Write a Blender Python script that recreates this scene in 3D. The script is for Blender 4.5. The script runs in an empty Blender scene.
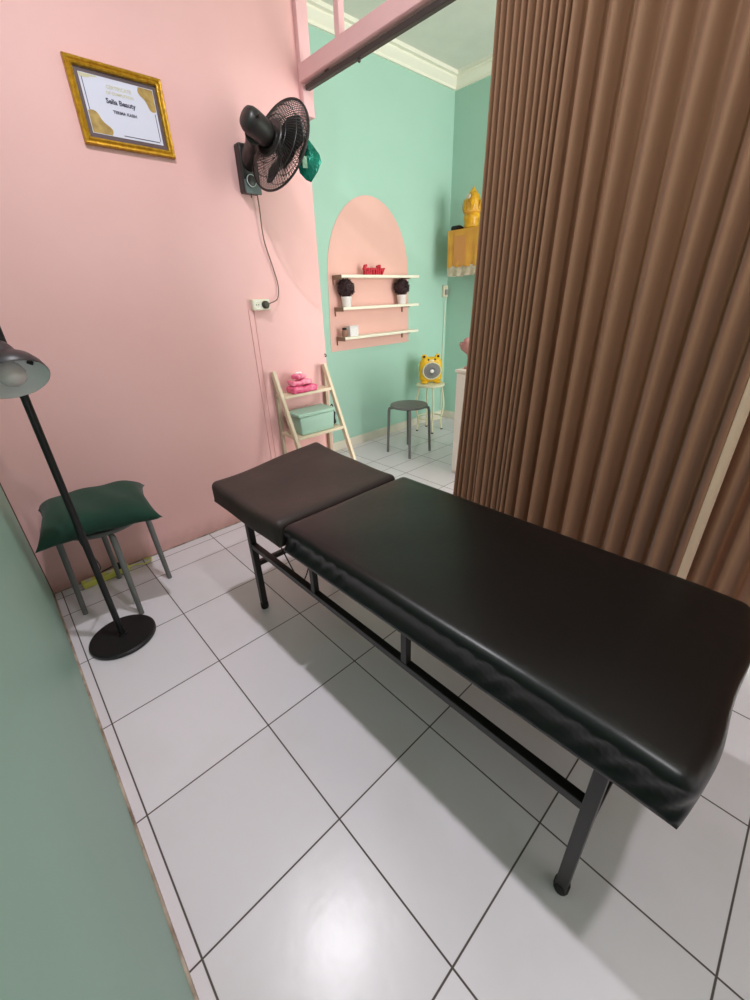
import bpy, bmesh, math, random
from math import sin, cos, pi, radians as R
from mathutils import Vector, Matrix, Euler

random.seed(7)
S = bpy.context.scene
COL = S.collection

# ------------------------------------------------------------------ materials
def lin(c):
    def f(v):
        v /= 255.0
        return v / 12.92 if v <= .04045 else ((v + .055) / 1.055) ** 2.4
    return (f(c[0]), f(c[1]), f(c[2]), 1.0)

def mat(name, rgb, rough=.5, metal=0.0, spec=.5, var=0.0, vscale=8.0, bump=0.0, bscale=60.0, rgb2=None,
        coat=0.0, transl=None, sheen=0.0, emit=0.0):
    m = bpy.data.materials.new(name); m.use_nodes = True
    nt = m.node_tree; b = nt.nodes['Principled BSDF']
    b.inputs['Base Color'].default_value = lin(rgb)
    b.inputs['Roughness'].default_value = rough
    b.inputs['Metallic'].default_value = metal
    b.inputs['Specular IOR Level'].default_value = spec
    b.inputs['Coat Weight'].default_value = coat
    b.inputs['Sheen Weight'].default_value = sheen
    if emit:
        b.inputs['Emission Color'].default_value = lin(rgb); b.inputs['Emission Strength'].default_value = emit
    tc = nt.nodes.new('ShaderNodeTexCoord')
    if var or rgb2:
        n = nt.nodes.new('ShaderNodeTexNoise'); n.inputs['Scale'].default_value = vscale
        n.inputs['Detail'].default_value = 5
        nt.links.new(tc.outputs['Object'], n.inputs['Vector'])
        mx = nt.nodes.new('ShaderNodeMix'); mx.data_type = 'RGBA'
        a = lin(rgb); c2 = lin(rgb2) if rgb2 else tuple(v * (1 - var) for v in a[:3]) + (1,)
        mx.inputs[6].default_value = a; mx.inputs[7].default_value = c2
        rm = nt.nodes.new('ShaderNodeMapRange'); rm.inputs[1].default_value = .35; rm.inputs[2].default_value = .7
        nt.links.new(n.outputs['Fac'], rm.inputs[0]); nt.links.new(rm.outputs[0], mx.inputs[0])
        nt.links.new(mx.outputs[2], b.inputs['Base Color'])
    if bump:
        n2 = nt.nodes.new('ShaderNodeTexNoise'); n2.inputs['Scale'].default_value = bscale
        n2.inputs['Detail'].default_value = 3
        nt.links.new(tc.outputs['Object'], n2.inputs['Vector'])
        bp = nt.nodes.new('ShaderNodeBump'); bp.inputs['Strength'].default_value = bump
        bp.inputs['Distance'].default_value = .01
        nt.links.new(n2.outputs['Fac'], bp.inputs['Height']); nt.links.new(bp.outputs['Normal'], b.inputs['Normal'])
    if transl:
        t = nt.nodes.new('ShaderNodeBsdfTranslucent'); t.inputs['Color'].default_value = lin(rgb)
        ms = nt.nodes.new('ShaderNodeMixShader'); ms.inputs[0].default_value = transl
        out = nt.nodes['Material Output']
        nt.links.new(b.outputs[0], ms.inputs[1]); nt.links.new(t.outputs[0], ms.inputs[2])
        nt.links.new(ms.outputs[0], out.inputs['Surface'])
    return m

def tile_mat():
    m = bpy.data.materials.new('white_glazed_tile'); m.use_nodes = True
    nt = m.node_tree; b = nt.nodes['Principled BSDF']; N = nt.nodes.new; L = nt.links.new
    g = N('ShaderNodeNewGeometry'); sep = N('ShaderNodeSeparateXYZ'); L(g.outputs['Position'], sep.inputs[0])
    def mth(op, a, bb=None):
        n = N('ShaderNodeMath'); n.operation = op
        for i, v in enumerate((a, bb)):
            if v is None: continue
            if isinstance(v, (int, float)): n.inputs[i].default_value = v
            else: L(v, n.inputs[i])
        return n.outputs[0]
    def dist(ax):
        f = mth('FRACT', mth('ADD', mth('DIVIDE', ax, .4), 100.5))
        return mth('MULTIPLY', mth('ABSOLUTE', mth('SUBTRACT', f, .5)), .4)
    dx = dist(sep.outputs[0]); dy = dist(sep.outputs[1])
    d3 = mth('ABSOLUTE', mth('SUBTRACT', sep.outputs[1], 1.775))
    d = mth('MINIMUM', mth('MINIMUM', dx, dy), d3)
    mr = N('ShaderNodeMapRange'); mr.inputs[1].default_value = .0016; mr.inputs[2].default_value = .0030
    L(d, mr.inputs[0])
    # slight tone change from tile to tile
    cx = mth('FLOOR', mth('DIVIDE', sep.outputs[0], .4)); cy = mth('FLOOR', mth('DIVIDE', sep.outputs[1], .4))
    cmb = N('ShaderNodeCombineXYZ'); L(cx, cmb.inputs[0]); L(cy, cmb.inputs[1])
    wn = N('ShaderNodeTexWhiteNoise'); wn.noise_dimensions = '2D'; L(cmb.outputs[0], wn.inputs['Vector'])
    mt = N('ShaderNodeMix'); mt.data_type = 'RGBA'
    mt.inputs[6].default_value = lin((228, 221, 227)); mt.inputs[7].default_value = lin((221, 214, 220))
    L(wn.outputs['Value'], mt.inputs[0])
    no = N('ShaderNodeTexNoise'); no.inputs['Scale'].default_value = 2.5; no.inputs['Detail'].default_value = 6
    L(g.outputs['Position'], no.inputs['Vector'])
    m2 = N('ShaderNodeMix'); m2.data_type = 'RGBA'; m2.inputs[7].default_value = lin((204, 198, 195))
    r2 = N('ShaderNodeMapRange'); r2.inputs[1].default_value = .5; r2.inputs[2].default_value = .85; r2.inputs[4].default_value = .5
    L(no.outputs['Fac'], r2.inputs[0]); L(r2.outputs[0], m2.inputs[0]); L(mt.outputs[2], m2.inputs[6])
    mg = N('ShaderNodeMix'); mg.data_type = 'RGBA'; mg.inputs[6].default_value = lin((84, 74, 70))
    L(mr.outputs[0], mg.inputs[0]); L(m2.outputs[2], mg.inputs[7]); L(mg.outputs[2], b.inputs['Base Color'])
    rr = N('ShaderNodeMapRange'); rr.inputs[3].default_value = .85; rr.inputs[4].default_value = .27
    L(mr.outputs[0], rr.inputs[0]); L(rr.outputs[0], b.inputs['Roughness'])
    nb = N('ShaderNodeTexNoise'); nb.inputs['Scale'].default_value = 14; nb.inputs['Detail'].default_value = 4
    L(g.outputs['Position'], nb.inputs['Vector'])
    bp = N('ShaderNodeBump'); bp.inputs['Strength'].default_value = .06; bp.inputs['Distance'].default_value = .01
    L(nb.outputs['Fac'], bp.inputs['Height']); L(bp.outputs['Normal'], b.inputs['Normal'])
    b.inputs['Specular IOR Level'].default_value = .45
    return m

def dirty_wall(name, rgb, rgb_var, dirt, zdirt=.12, rough=.6):
    m = bpy.data.materials.new(name); m.use_nodes = True
    nt = m.node_tree; b = nt.nodes['Principled BSDF']; N = nt.nodes.new; L = nt.links.new
    g = N('ShaderNodeNewGeometry'); sep = N('ShaderNodeSeparateXYZ'); L(g.outputs['Position'], sep.inputs[0])
    n = N('ShaderNodeTexNoise'); n.inputs['Scale'].default_value = 1.7; n.inputs['Detail'].default_value = 6
    L(g.outputs['Position'], n.inputs['Vector'])
    mx = N('ShaderNodeMix'); mx.data_type = 'RGBA'; mx.inputs[6].default_value = lin(rgb); mx.inputs[7].default_value = lin(rgb_var)
    r = N('ShaderNodeMapRange'); r.inputs[1].default_value = .2; r.inputs[2].default_value = .7
    L(n.outputs['Fac'], r.inputs[0]); L(r.outputs[0], mx.inputs[0])
    n2 = N('ShaderNodeTexNoise'); n2.inputs['Scale'].default_value = 14; n2.inputs['Detail'].default_value = 6
    L(g.outputs['Position'], n2.inputs['Vector'])
    rz = N('ShaderNodeMapRange'); rz.inputs[1].default_value = 0; rz.inputs[2].default_value = zdirt
    rz.inputs[3].default_value = .75; rz.inputs[4].default_value = 0
    L(sep.outputs[2], rz.inputs[0])
    mu = N('ShaderNodeMath'); mu.operation = 'MULTIPLY'; L(rz.outputs[0], mu.inputs[0]); L(n2.outputs['Fac'], mu.inputs[1])
    md = N('ShaderNodeMix'); md.data_type = 'RGBA'; md.inputs[7].default_value = lin(dirt)
    L(mu.outputs[0], md.inputs[0]); L(mx.outputs[2], md.inputs[6]); L(md.outputs[2], b.inputs['Base Color'])
    b.inputs['Roughness'].default_value = rough; b.inputs['Specular IOR Level'].default_value = .3
    bp = N('ShaderNodeBump'); bp.inputs['Strength'].default_value = .12; bp.inputs['Distance'].default_value = .01
    n3 = N('ShaderNodeTexNoise'); n3.inputs['Scale'].default_value = 5; n3.inputs['Detail'].default_value = 5
    L(g.outputs['Position'], n3.inputs['Vector']); L(n3.outputs['Fac'], bp.inputs['Height'])
    L(bp.outputs['Normal'], b.inputs['Normal'])
    return m

M = {
 'tile': tile_mat(),
 'pink': dirty_wall('pink_wall_paint', (238, 189, 187), (233, 181, 178), (150, 100, 85)),
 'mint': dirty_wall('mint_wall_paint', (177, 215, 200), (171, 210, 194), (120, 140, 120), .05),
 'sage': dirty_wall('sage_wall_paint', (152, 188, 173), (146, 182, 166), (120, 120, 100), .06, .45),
 'ceil': mat('ceiling_paint', (226, 228, 218), .8, var=.05),
 'corner': mat('painted_corner_shadow', (96, 70, 62), .8),
 'crown': mat('crown_plaster', (245, 243, 228), .6),
 'backwall': mat('back_wall_paint', (215, 205, 195), .7),
 'archpink': mat('arch_pink_paint', (240, 190, 180), .6, spec=.3, var=.06, vscale=2),
 'beam': mat('pink_timber_paint', (232, 184, 186), .5, var=.06, vscale=5),
 'skirt': mat('skirting_tile', (232, 226, 210), .3, var=.2, vscale=5),
 'dirtytrim': mat('dirty_cream_trim', (190, 172, 154), .6, rgb2=(110, 88, 72), vscale=16),
 'black_pu': mat('black_leatherette', (11, 10, 11), .33, spec=.38, bump=.05, bscale=30),
 'cover': mat('dark_brown_cover', (46, 36, 34), .5, spec=.35, rgb2=(58, 45, 41), vscale=4, bump=.25, bscale=9),
 'bedside': mat('black_gathered_skirt', (20, 21, 24), .42, spec=.5),
 'blackmetal': mat('black_painted_steel', (30, 26, 24), .42, spec=.5),
 'rubber': mat('black_rubber', (22, 21, 21), .7),
 'lampblack': mat('matte_black_lamp', (20, 18, 20), .45),
 'shadegrey': mat('lamp_shade_outer', (46, 38, 42), .4),
 'shadewhite': mat('lamp_shade_inner', (240, 242, 242), .5),
 'bulb': mat('frosted_bulb', (216, 208, 206), .25),
 'stoolgrey': mat('grey_stool_plastic', (112, 112, 110), .5, spec=.4),
 'greenfab': mat('dark_green_fabric', (6, 56, 40), .85, sheen=.1, rgb2=(4, 46, 33), vscale=5, bump=.1, bscale=200),
 'yellowplastic': mat('yellow_green_plastic', (226, 222, 104), .4),
 'gold': mat('gold_frame', (206, 158, 40), .38, metal=.55, rgb2=(170, 120, 24), vscale=60, bump=.3, bscale=150),
 'goldpaper': mat('gold_print', (186, 152, 84), .5, rgb2=(150, 118, 60), vscale=40),
 'matboard': mat('dark_mat_board', (96, 78, 84), .35),
 'paper': mat('certificate_paper', (216, 213, 232), .25, spec=.5),
 'ink': mat('dark_ink', (70, 66, 86), .6),
 'palegold': mat('pale_gold_ink', (200, 192, 160), .6),
 'navy': mat('navy_print_line', (64, 62, 84), .6),
 'fanblack': mat('black_fan_plastic', (36, 32, 32), .4),
 'fandark': mat('fan_wire', (40, 35, 34), .4),
 'fangrey': mat('fan_control_grey', (86, 98, 98), .45),
 'ring': mat('pale_dial_ring', (170, 180, 178), .4),
 'foil': mat('green_foil', (14, 104, 88), .22, metal=.45, rgb2=(24, 140, 116), vscale=30, bump=.6, bscale=30),
 'foilprint': mat('foil_pale_print', (170, 210, 180), .3, metal=.2),
 'cordbrown': mat('brown_cord', (120, 92, 84), .6),
 'cordblack': mat('black_cord', (28, 26, 26), .6),
 'ivory': mat('ivory_plastic', (226, 220, 198), .4),
 'plugdark': mat('dark_plug', (62, 60, 44), .5),
 'wood': mat('pale_birch', (226, 208, 182), .5, rgb2=(204, 184, 156), vscale=6),
 'woodgrey': mat('pale_wood_side', (190, 172, 150), .55, rgb2=(172, 152, 132), vscale=8),
 'hotpink': mat('pink_wrapped_plastic', (232, 84, 130), .25, rgb2=(250, 170, 190), vscale=28, bump=.4, bscale=50),
 'deeppink': mat('deep_pink_plastic', (214, 50, 104), .25, rgb2=(240, 120, 156), vscale=26, bump=.4, bscale=50),
 'whiteglossy': mat('white_gloss', (244, 238, 240), .3),
 'mintbox': mat('mint_plastic_box', (158, 190, 172), .5),
 'blackcloth': mat('black_cloth', (24, 24, 28), .8),
 'shelfwhite': mat('cream_shelf_board', (246, 240, 222), .45),
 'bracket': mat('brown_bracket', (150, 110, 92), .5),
 'redsign': mat('red_sign_paint', (206, 44, 62), .4),
 'foliage': mat('dark_purple_foliage', (66, 40, 46), .8, rgb2=(44, 30, 28), vscale=60),
 'potwhite': mat('white_pot', (236, 228, 226), .4),
 'yellowcloth': mat('yellow_altar_cloth', (228, 172, 66), .7, rgb2=(212, 150, 66), vscale=7),
 'orangecloth': mat('orange_altar_cloth', (216, 150, 84), .7),
 'whitecloth': mat('white_lace_cloth', (226, 216, 196), .8, rgb2=(196, 184, 160), vscale=30),
 'yellowgold': mat('golden_yellow_wrap', (232, 178, 28), .35, rgb2=(190, 130, 14), vscale=25),
 'yellowtoy': mat('yellow_fan_plastic', (240, 190, 36), .35),
 'grille': mat('grey_grille', (150, 148, 146), .5),
 'creammetal': mat('cream_painted_steel', (234, 228, 196), .4),
 'cabinet': mat('white_cabinet', (240, 230, 218), .5),
 'dustypink': mat('dusty_pink_ceramic', (196, 140, 134), .5),
 'curtain': mat('brown_curtain', (166, 122, 92), .65, sheen=.2, transl=.28, bump=.08, bscale=400),
 'painted_glow': mat('curtain_painted_glow', (252, 224, 196), .7, transl=.5),
 'rail': mat('dark_curtain_rail', (62, 54, 52), .5),
 'concrete': mat('grey_concrete', (190, 186, 180), .8),
}

# ------------------------------------------------------------------ mesh helpers
class MB:
    """collects vertices and faces of one mesh"""
    def __init__(s): s.v = []; s.f = []; s.m = []
    def add(s, vs, fs, mi=0):
        o = len(s.v); s.v += [tuple(v) for v in vs]
        s.f += [tuple(i + o for i in f) for f in fs]; s.m += [mi] * len(fs); return s
    def box(s, x0, x1, y0, y1, z0, z1, mi=0):
        v = [(x, y, z) for z in (z0, z1) for y in (y0, y1) for x in (x0, x1)]
        return s.add(v, [(0, 2, 3, 1), (4, 5, 7, 6), (0, 1, 5, 4), (2, 6, 7, 3), (0, 4, 6, 2), (1, 3, 7, 5)], mi)
    def tube(s, pts, r, n=10, closed=False, caps=True, mi=0, sq=None):
        pts = [Vector(p) for p in pts]; K = len(pts)
        rs = r if isinstance(r, (list, tuple)) else [r] * K
        T = []
        for i in range(K):
            a = pts[(i - 1) % K] if (closed or i) else pts[0]; b = pts[(i + 1) % K] if (closed or i < K - 1) else pts[-1]
            T.append((b - a).normalized())
        up = Vector((0, 0, 1)) if abs(T[0].z) < .9 else Vector((1, 0, 0))
        U = (up - T[0] * up.dot(T[0])).normalized(); vs = []
        for i in range(K):
            U = (U - T[i] * U.dot(T[i]))
            if U.length < 1e-6: U = T[i].orthogonal()
            U.normalize(); W = T[i].cross(U)
            for j in range(n):
                a = 2 * pi * (j + .5) / n
                ca, sa = cos(a), sin(a)
                if sq:
                    k = 1 / max(abs(ca), abs(sa)); ca *= k * sq[0]; sa *= k * sq[1]
                vs.append(pts[i] + (U * ca + W * sa) * rs[i])
        fs = []
        for i in range(K if closed else K - 1):
            for j in range(n):
                a = i * n + j; b = i * n + (j + 1) % n; i2 = (i + 1) % K
                fs.append((a, b, i2 * n + (j + 1) % n, i2 * n + j))
        if caps and not closed:
            fs.append(tuple(range(n))[::-1]); fs.append(tuple((K - 1) * n + j for j in range(n)))
        return s.add(vs, fs, mi)
    def bar(s, a, b, w, h=None, mi=0):
        """square-section bar from a to b; w, h half sizes"""
        return s.tube([a, b], 1, 4, sq=(w / .7071 * .7071, (h or w) / .7071 * .7071), mi=mi) if False else s._bar(a, b, w, h or w, mi)
    def _bar(s, a, b, w, h, mi):
        a = Vector(a); b = Vector(b); t = (b - a).normalized()
        up = Vector((0, 0, 1)) if abs(t.z) < .9 else Vector((0, 1, 0))
        u = (up - t * up.dot(t)).normalized(); x = t.cross(u); vs = []
        for p in (a, b):
            for i, j in ((-1, -1), (1, -1), (1, 1), (-1, 1)): vs.append(p + x * (i * w) + u * (j * h))
        return s.add(vs, [(3, 2, 1, 0), (4, 5, 6, 7), (0, 1, 5, 4), (1, 2, 6, 5), (2, 3, 7, 6), (3, 0, 4, 7)], mi)
    def lathe(s, prof, n=32, mat4=None, mi=0, cap=True):
        vs = []; fs = []
        for r, z in prof:
            for j in range(n):
                a = 2 * pi * j / n; v = Vector((r * cos(a), r * sin(a), z)); vs.append(mat4 @ v if mat4 else v)
        for i in range(len(prof) - 1):
            for j in range(n):
                fs.append((i * n + j, i * n + (j + 1) % n, (i + 1) * n + (j + 1) % n, (i + 1) * n + j))
        if cap:
            if prof[0][0] > 1e-5: fs.append(tuple(range(n))[::-1])
            if prof[-1][0] > 1e-5: fs.append(tuple((len(prof) - 1) * n + j for j in range(n)))
        return s.add(vs, fs, mi)
    def sphere(s, c, r, n=20, k=12, sc=(1, 1, 1), mi=0):
        p = [(max(r * sin(pi * i / k), 1e-6), -r * cos(pi * i / k)) for i in range(k + 1)]
        m4 = Matrix.Translation(c) @ Matrix.Diagonal((sc[0], sc[1], sc[2], 1)); return s.lathe(p, n, m4, mi, cap=False)
    def prism(s, outline, d, mat4=None, mi=0):
        """outline (x, z) extruded along y from 0 to d"""
        n = len(outline); vs = [Vector((x, 0, z)) for x, z in outline] + [Vector((x, d, z)) for x, z in outline]
        if mat4: vs = [mat4 @ v for v in vs]
        fs = [tuple(range(n)), tuple(range(2 * n - 1, n - 1, -1))]
        for i in range(n): fs.append((i, i + n, (i + 1) % n + n, (i + 1) % n))
        return s.add(vs, fs, mi)
    def build(s, name, mats, parent=None, smooth=40, bevel=0, seg=2, sub=0):
        me = bpy.data.meshes.new(name); me.from_pydata(s.v, [], s.f); me.validate()
        bm = bmesh.new(); bm.from_mesh(me); bmesh.ops.remove_doubles(bm, verts=bm.verts, dist=1e-6)
        bmesh.ops.recalc_face_normals(bm, faces=bm.faces); bm.to_mesh(me); bm.free()
        if not isinstance(mats, (list, tuple)): mats = [mats]
        for m in mats: me.materials.append(m)
        if len(mats) > 1 and len(me.polygons) == len(s.m):
            for p, i in zip(me.polygons, s.m): p.material_index = i
        o = bpy.data.objects.new(name, me); COL.objects.link(o)
        if parent: o.parent = parent
        if smooth:
            for p in me.polygons: p.use_smooth = True
            try: me.set_sharp_from_angle(angle=R(smooth))
            except Exception: pass
        if bevel:
            b = o.modifiers.new('bevel', 'BEVEL'); b.width = bevel; b.segments = seg; b.limit_method = 'ANGLE'
            b.angle_limit = R(40)
        if sub:
            ss = o.modifiers.new('sub', 'SUBSURF'); ss.levels = sub; ss.render_levels = sub
        return o

def thing(name, label, cat, loc=(0, 0, 0), rz=0, group=None):
    o = bpy.data.objects.new(name, None); COL.objects.link(o); o.empty_display_size = .05
    o.location = loc; o.rotation_euler = (0, 0, rz); o['label'] = label; o['category'] = cat
    if group: o['group'] = group
    return o
def tag(o, label, cat, group=None):
    o['label'] = label; o['category'] = cat
    if group: o['group'] = group
    return o
def struct(name, mb, m, **k):
    o = mb.build(name, m, **k); o['kind'] = 'structure'; return o
def dup(root, loc, rz, label, group=None):
    r = root.copy(); COL.objects.link(r); r.location = loc; r.rotation_euler = (0, 0, rz); r['label'] = label
    if group: r['group'] = group
    for ch in list(root.children):
        c = ch.copy(); COL.objects.link(c); c.parent = r
        for g in ch.children:
            d = g.copy(); COL.objects.link(d); d.parent = c
    return r

def rounded_box(x0, x1, y0, y1, z0, z1, r, fn=None, step=.03, rs=4):
    """closed box with rounded edges on a fine grid, each vertex passed through fn"""
    def ticks(a, b):
        e = [a + r * (1 - cos(pi / 2 * i / rs)) for i in range(rs)]
        n = max(1, int((b - a - 2 * r) / step)); mid = [a + r + (b - a - 2 * r) * i / n for i in range(n + 1)]
        return e + mid + [a + b - t for t in e[::-1]]
    X, Y, Z = ticks(x0, x1), ticks(y0, y1), ticks(z0, z1)
    idx = {}; vs = []; fs = []
    def V(i, j, k):
        key = (i, j, k)
        if key not in idx:
            p = Vector((X[i], Y[j], Z[k]))
            q = Vector((min(max(p.x, x0 + r), x1 - r), min(max(p.y, y0 + r), y1 - r), min(max(p.z, z0 + r), z1 - r)))
            d = p - q
            if d.length > 1e-9:
                mx = max(abs(d.x), abs(d.y), abs(d.z))
                p = q + d.normalized() * mx
            if fn: p = Vector(fn(p))
            idx[key] = len(vs); vs.append(p)
        return idx[key]
    nx, ny, nz = len(X) - 1, len(Y) - 1, len(Z) - 1
    for i in range(nx):
        for j in range(ny):
            for k in (0, nz): fs.append((V(i, j, k), V(i + 1, j, k), V(i + 1, j + 1, k), V(i, j + 1, k)))
    for i in range(nx):
        for k in range(nz):
            for j in (0, ny): fs.append((V(i, j, k), V(i + 1, j, k), V(i + 1, j, k + 1), V(i, j, k + 1)))
    for j in range(ny):
        for k in range(nz):
            for i in (0, nx): fs.append((V(i, j, k), V(i, j + 1, k), V(i, j + 1, k + 1), V(i, j, k + 1)))
    return MB().add(vs, fs)

def text_mesh(name, body, size, m, parent, mat4, extrude=0.0, align='CENTER', bold=0.0):
    cu = bpy.data.curves.new(name, 'FONT'); cu.body = body; cu.size = size; cu.extrude = extrude
    cu.align_x = align; cu.offset = bold; cu.resolution_u = 3
    t = bpy.data.objects.new(name + '_font', cu); COL.objects.link(t)
    bpy.context.view_layer.update()
    me = bpy.data.meshes.new_from_object(t.evaluated_get(bpy.context.evaluated_depsgraph_get()))
    bpy.data.objects.remove(t); bpy.data.curves.remove(cu)
    me.transform(mat4); me.materials.clear(); me.materials.append(m); me.name = name
    o = bpy.data.objects.new(name, me); COL.objects.link(o)
    if parent: o.parent = parent
    return o

def smoothpath(pts, n=8):
    """Catmull-Rom through points"""
    P = [Vector(p) for p in pts]; out = []
    for i in range(len(P) - 1):
        a = P[max(i - 1, 0)]; b = P[i]; c = P[i + 1]; d = P[min(i + 2, len(P) - 1)]
        for k in range(n):
            t = k / n
            out.append(.5 * ((2 * b) + (c - a) * t + (2 * a - 5 * b + 4 * c - d) * t * t + (3 * b - a - 3 * c + d) * t ** 3))
    out.append(P[-1]); return out

# ------------------------------------------------------------------ room constants
XL, YP, YR, XR, XE, ZC, YB = -.035, 1.845, 2.49, 4.0, 1.85, 3.06, -2.4

# ------------------------------------------------------------------ the setting
struct('floor', MB().box(XL - .1, XR + .1, YB - 1.2, YR + .1, -.1, 0), M['tile'], smooth=0)
struct('ceiling', MB().box(XL - .1, XR + .1, YB - .1, YR + .1, ZC, ZC + .1), M['ceil'], smooth=0)
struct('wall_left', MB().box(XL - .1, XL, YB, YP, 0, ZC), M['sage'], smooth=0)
struct('wall_front', MB().box(XL - .1, XE, YP, YR, 0, ZC), M['pink'], smooth=0)
struct('wall_rear', MB().box(XE - .3, XR + .1, YR, YR + .1, 0, ZC), M['mint'], smooth=0)
struct('wall_right', MB().box(XR, XR + .1, YB, YR, 0, ZC), M['mint'], smooth=0)
struct('wall_back', MB().box(XL, .25, YB - .1, YB, 0, ZC).box(.25, XR, YB - .1, YB, 2.45, ZC), M['backwall'], smooth=0)
struct('baseboard_left', MB().box(XL, XL + .006, YB, YP, 0, .022), M['dirtytrim'], smooth=0)
struct('baseboard_front', MB().box(XL, XE, YP - .004, YP, 0, .006), M['dirtytrim'], smooth=0)
struct('baseboard_rear', MB().box(XE, XR, YR - .012, YR, 0, .085), M['skirt'], smooth=0, bevel=.003)
struct('baseboard_right', MB().box(XR - .012, XR, -1.0, YR - .012, 0, .085), M['skirt'], smooth=0, bevel=.003)
# plaster crown along the rear and right walls
cr = [(0, 0), (.018, 0), (.018, .018), (.04, .036), (.055, .058), (.055, .07), (.085, .07), (.085, .095), (0, .095)]
mb = MB(); n = len(cr)
vs = [(XE, YR - d, ZC - .095 + z) for d, z in cr] + [(XR - d, YR - d, ZC - .095 + z) for d, z in cr] + [(XR - d, YB, ZC - .095 + z) for d, z in cr]
fs = [tuple(range(n)), tuple(range(2 * n, 3 * n))[::-1]]
for s_ in (0, n):
    for i in range(n): fs.append((s_ + i, s_ + (i + 1) % n, s_ + n + (i + 1) % n, s_ + n + i))
struct('trim_1', mb.add(vs, fs), M['crown'], smooth=30)
# pink timber post, beam and stud above the partition
struct('trim_2', MB().box(1.818, 1.888, YP - .03, YP + .04, 2.235, ZC), M['beam'], smooth=0, bevel=.003)
struct('trim_3', MB().box(1.80, 1.86, -2.4, YP - .03, 2.365, 2.435), M['beam'], smooth=0, bevel=.003)
struct('trim_4', MB().box(1.805, 1.84, 1.475, 1.51, 2.435, ZC), M['beam'], smooth=0, bevel=.002)
# painted arch on the rear wall
ol = [(2.385, .91)]
ol += [(3.39, .91)]
for i in range(0, 33):
    a = pi * i / 32; ol.append((2.895 + .485 * cos(a), 1.50 + .59 * sin(a)))
struct('trim_5', MB().prism(ol, .003, Matrix.Translation((0, YR - .003, 0))), M['archpink'], smooth=0)
# painted-over cable ducts under the wall outlet
struct('trim_6', MB().box(1.318, 1.332, YP - .006, YP, .0, 1.29).box(1.352, 1.362, YP - .005, YP, .0, 1.29), M['pink'], smooth=0)

struct('corner_shadow_strip', MB().box(XL, XL + .004, YP - .005, YP, 0, ZC), M['corner'], smooth=0)  # dark strip painting the contact shadow where sage and pink walls meet

# ------------------------------------------------------------------ curtain rail and curtains
rl = thing('curtain_rail', 'dark curtain rail fixed under the pink beam', 'curtain rail', (1.838, 0, 2.346))
MB().box(-.014, .014, -2.2, 1.80, -.012, .010).build('track', M['rail'], rl, smooth=0, bevel=.003)
for yy in (1.62, .9, .1):
    MB().box(-.01, .01, yy - .012, yy + .012, .010, .0185).build('bracket', M['rail'], rl, smooth=0)
MB().sphere((0, 1.38, -.018), .008, 10, 8).build('runner', M['rail'], rl)

def curtain(name, label, xc, knots, z0, z1, seed, mat_main, painted_glow=None):
    """knots: list of (y crest, amplitude); fabric runs through crests and valleys"""
    rnd = random.Random(seed)
    prof = []                                     # (y, dx, phase)
    for i in range(len(knots) - 1):
        (ya, aa), (yb, ab) = knots[i], knots[i + 1]
        for k in range(14):
            t = k / 14; a = aa + (ab - aa) * t; ph = 2 * pi * t
            y = ya + (yb - ya) * t
            prof.append((y, -a * cos(ph), i + t))
    prof.append((knots[-1][0], -knots[-1][1], len(knots) - 1))
    rows = 40; vs = []; nP = len(prof)
    offs = [rnd.uniform(-1, 1) for _ in range(len(knots) + 2)]
    for r_ in range(rows + 1):
        t = r_ / rows; z = z1 + (z0 - z1) * t
        for y, dx, q in prof:
            i = int(q); f = q - i; w = offs[i] * (1 - f) + offs[i + 1] * f
            loosen = .62 + .5 * t
            vs.append((xc + dx * loosen + .012 * w * t * sin(2.2 * t + w), y + .010 * w * sin(2.6 * t + i * .7) * t + .075 * t * t * math.exp(-max(0, .64 - y) / .22), z))
    fs = [(r_ * nP + i, r_ * nP + i + 1, (r_ + 1) * nP + i + 1, (r_ + 1) * nP + i) for r_ in range(rows) for i in range(nP - 1)]
    mis = [1 if (painted_glow and i >= nP - 1 - painted_glow) else 0 for r_ in range(rows) for i in range(nP - 1)]
    m_ = MB().add(vs, fs); m_.m = mis
    me = bpy.data.meshes.new(name); me.from_pydata(vs, [], fs)
    me.materials.append(mat_main)
    for p in me.polygons: p.use_smooth = True
    o = bpy.data.objects.new(name, me); COL.objects.link(o)
    sd = o.modifiers.new('thick', 'SOLIDIFY'); sd.thickness = .002
    return tag(o, label, 'curtain'), prof

kn = []
y = .655
tight = [.630, .605, .578, .552, .524, .498, .468, .442, .414, .388, .362, .338]
kn += [(v, .019 + .008 * ((i * 7) % 3) / 2) for i, v in enumerate(tight)]
big = [.278, .205, .125, .030, -.060, -.155, -.235, -.318, -.405]
kn += [(v, .047) for v in big]
cl, _ = curtain('curtain', 'brown pleated curtain hanging beside the bed, gathered tightly at its left end', 1.832, kn, .045, 2.332, 3, M['curtain'])
# pale strip on this panel's edge: daylight glow put in as colour
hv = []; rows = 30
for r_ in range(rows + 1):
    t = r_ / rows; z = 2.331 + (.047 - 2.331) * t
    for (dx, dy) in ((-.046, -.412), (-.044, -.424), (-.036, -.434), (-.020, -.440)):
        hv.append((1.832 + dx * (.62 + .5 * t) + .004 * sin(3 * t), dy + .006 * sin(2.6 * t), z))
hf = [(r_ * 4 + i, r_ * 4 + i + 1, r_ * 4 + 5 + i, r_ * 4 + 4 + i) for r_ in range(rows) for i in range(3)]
MB().add(hv, hf).build('painted_glow', M['painted_glow'], cl, smooth=80)
kn2 = [(-.37, .02), (-.455, .035), (-.535, .035), (-.63, .035), (-.74, .038), (-.86, .04)] + [(-.98 - .12 * k, .04) for k in range(12)]
curtain('curtain', 'second brown curtain panel, behind the panel with the painted glow strip near the foot of the bed', 1.925, kn2, .07, 2.332, 5, M['curtain'])

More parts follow.
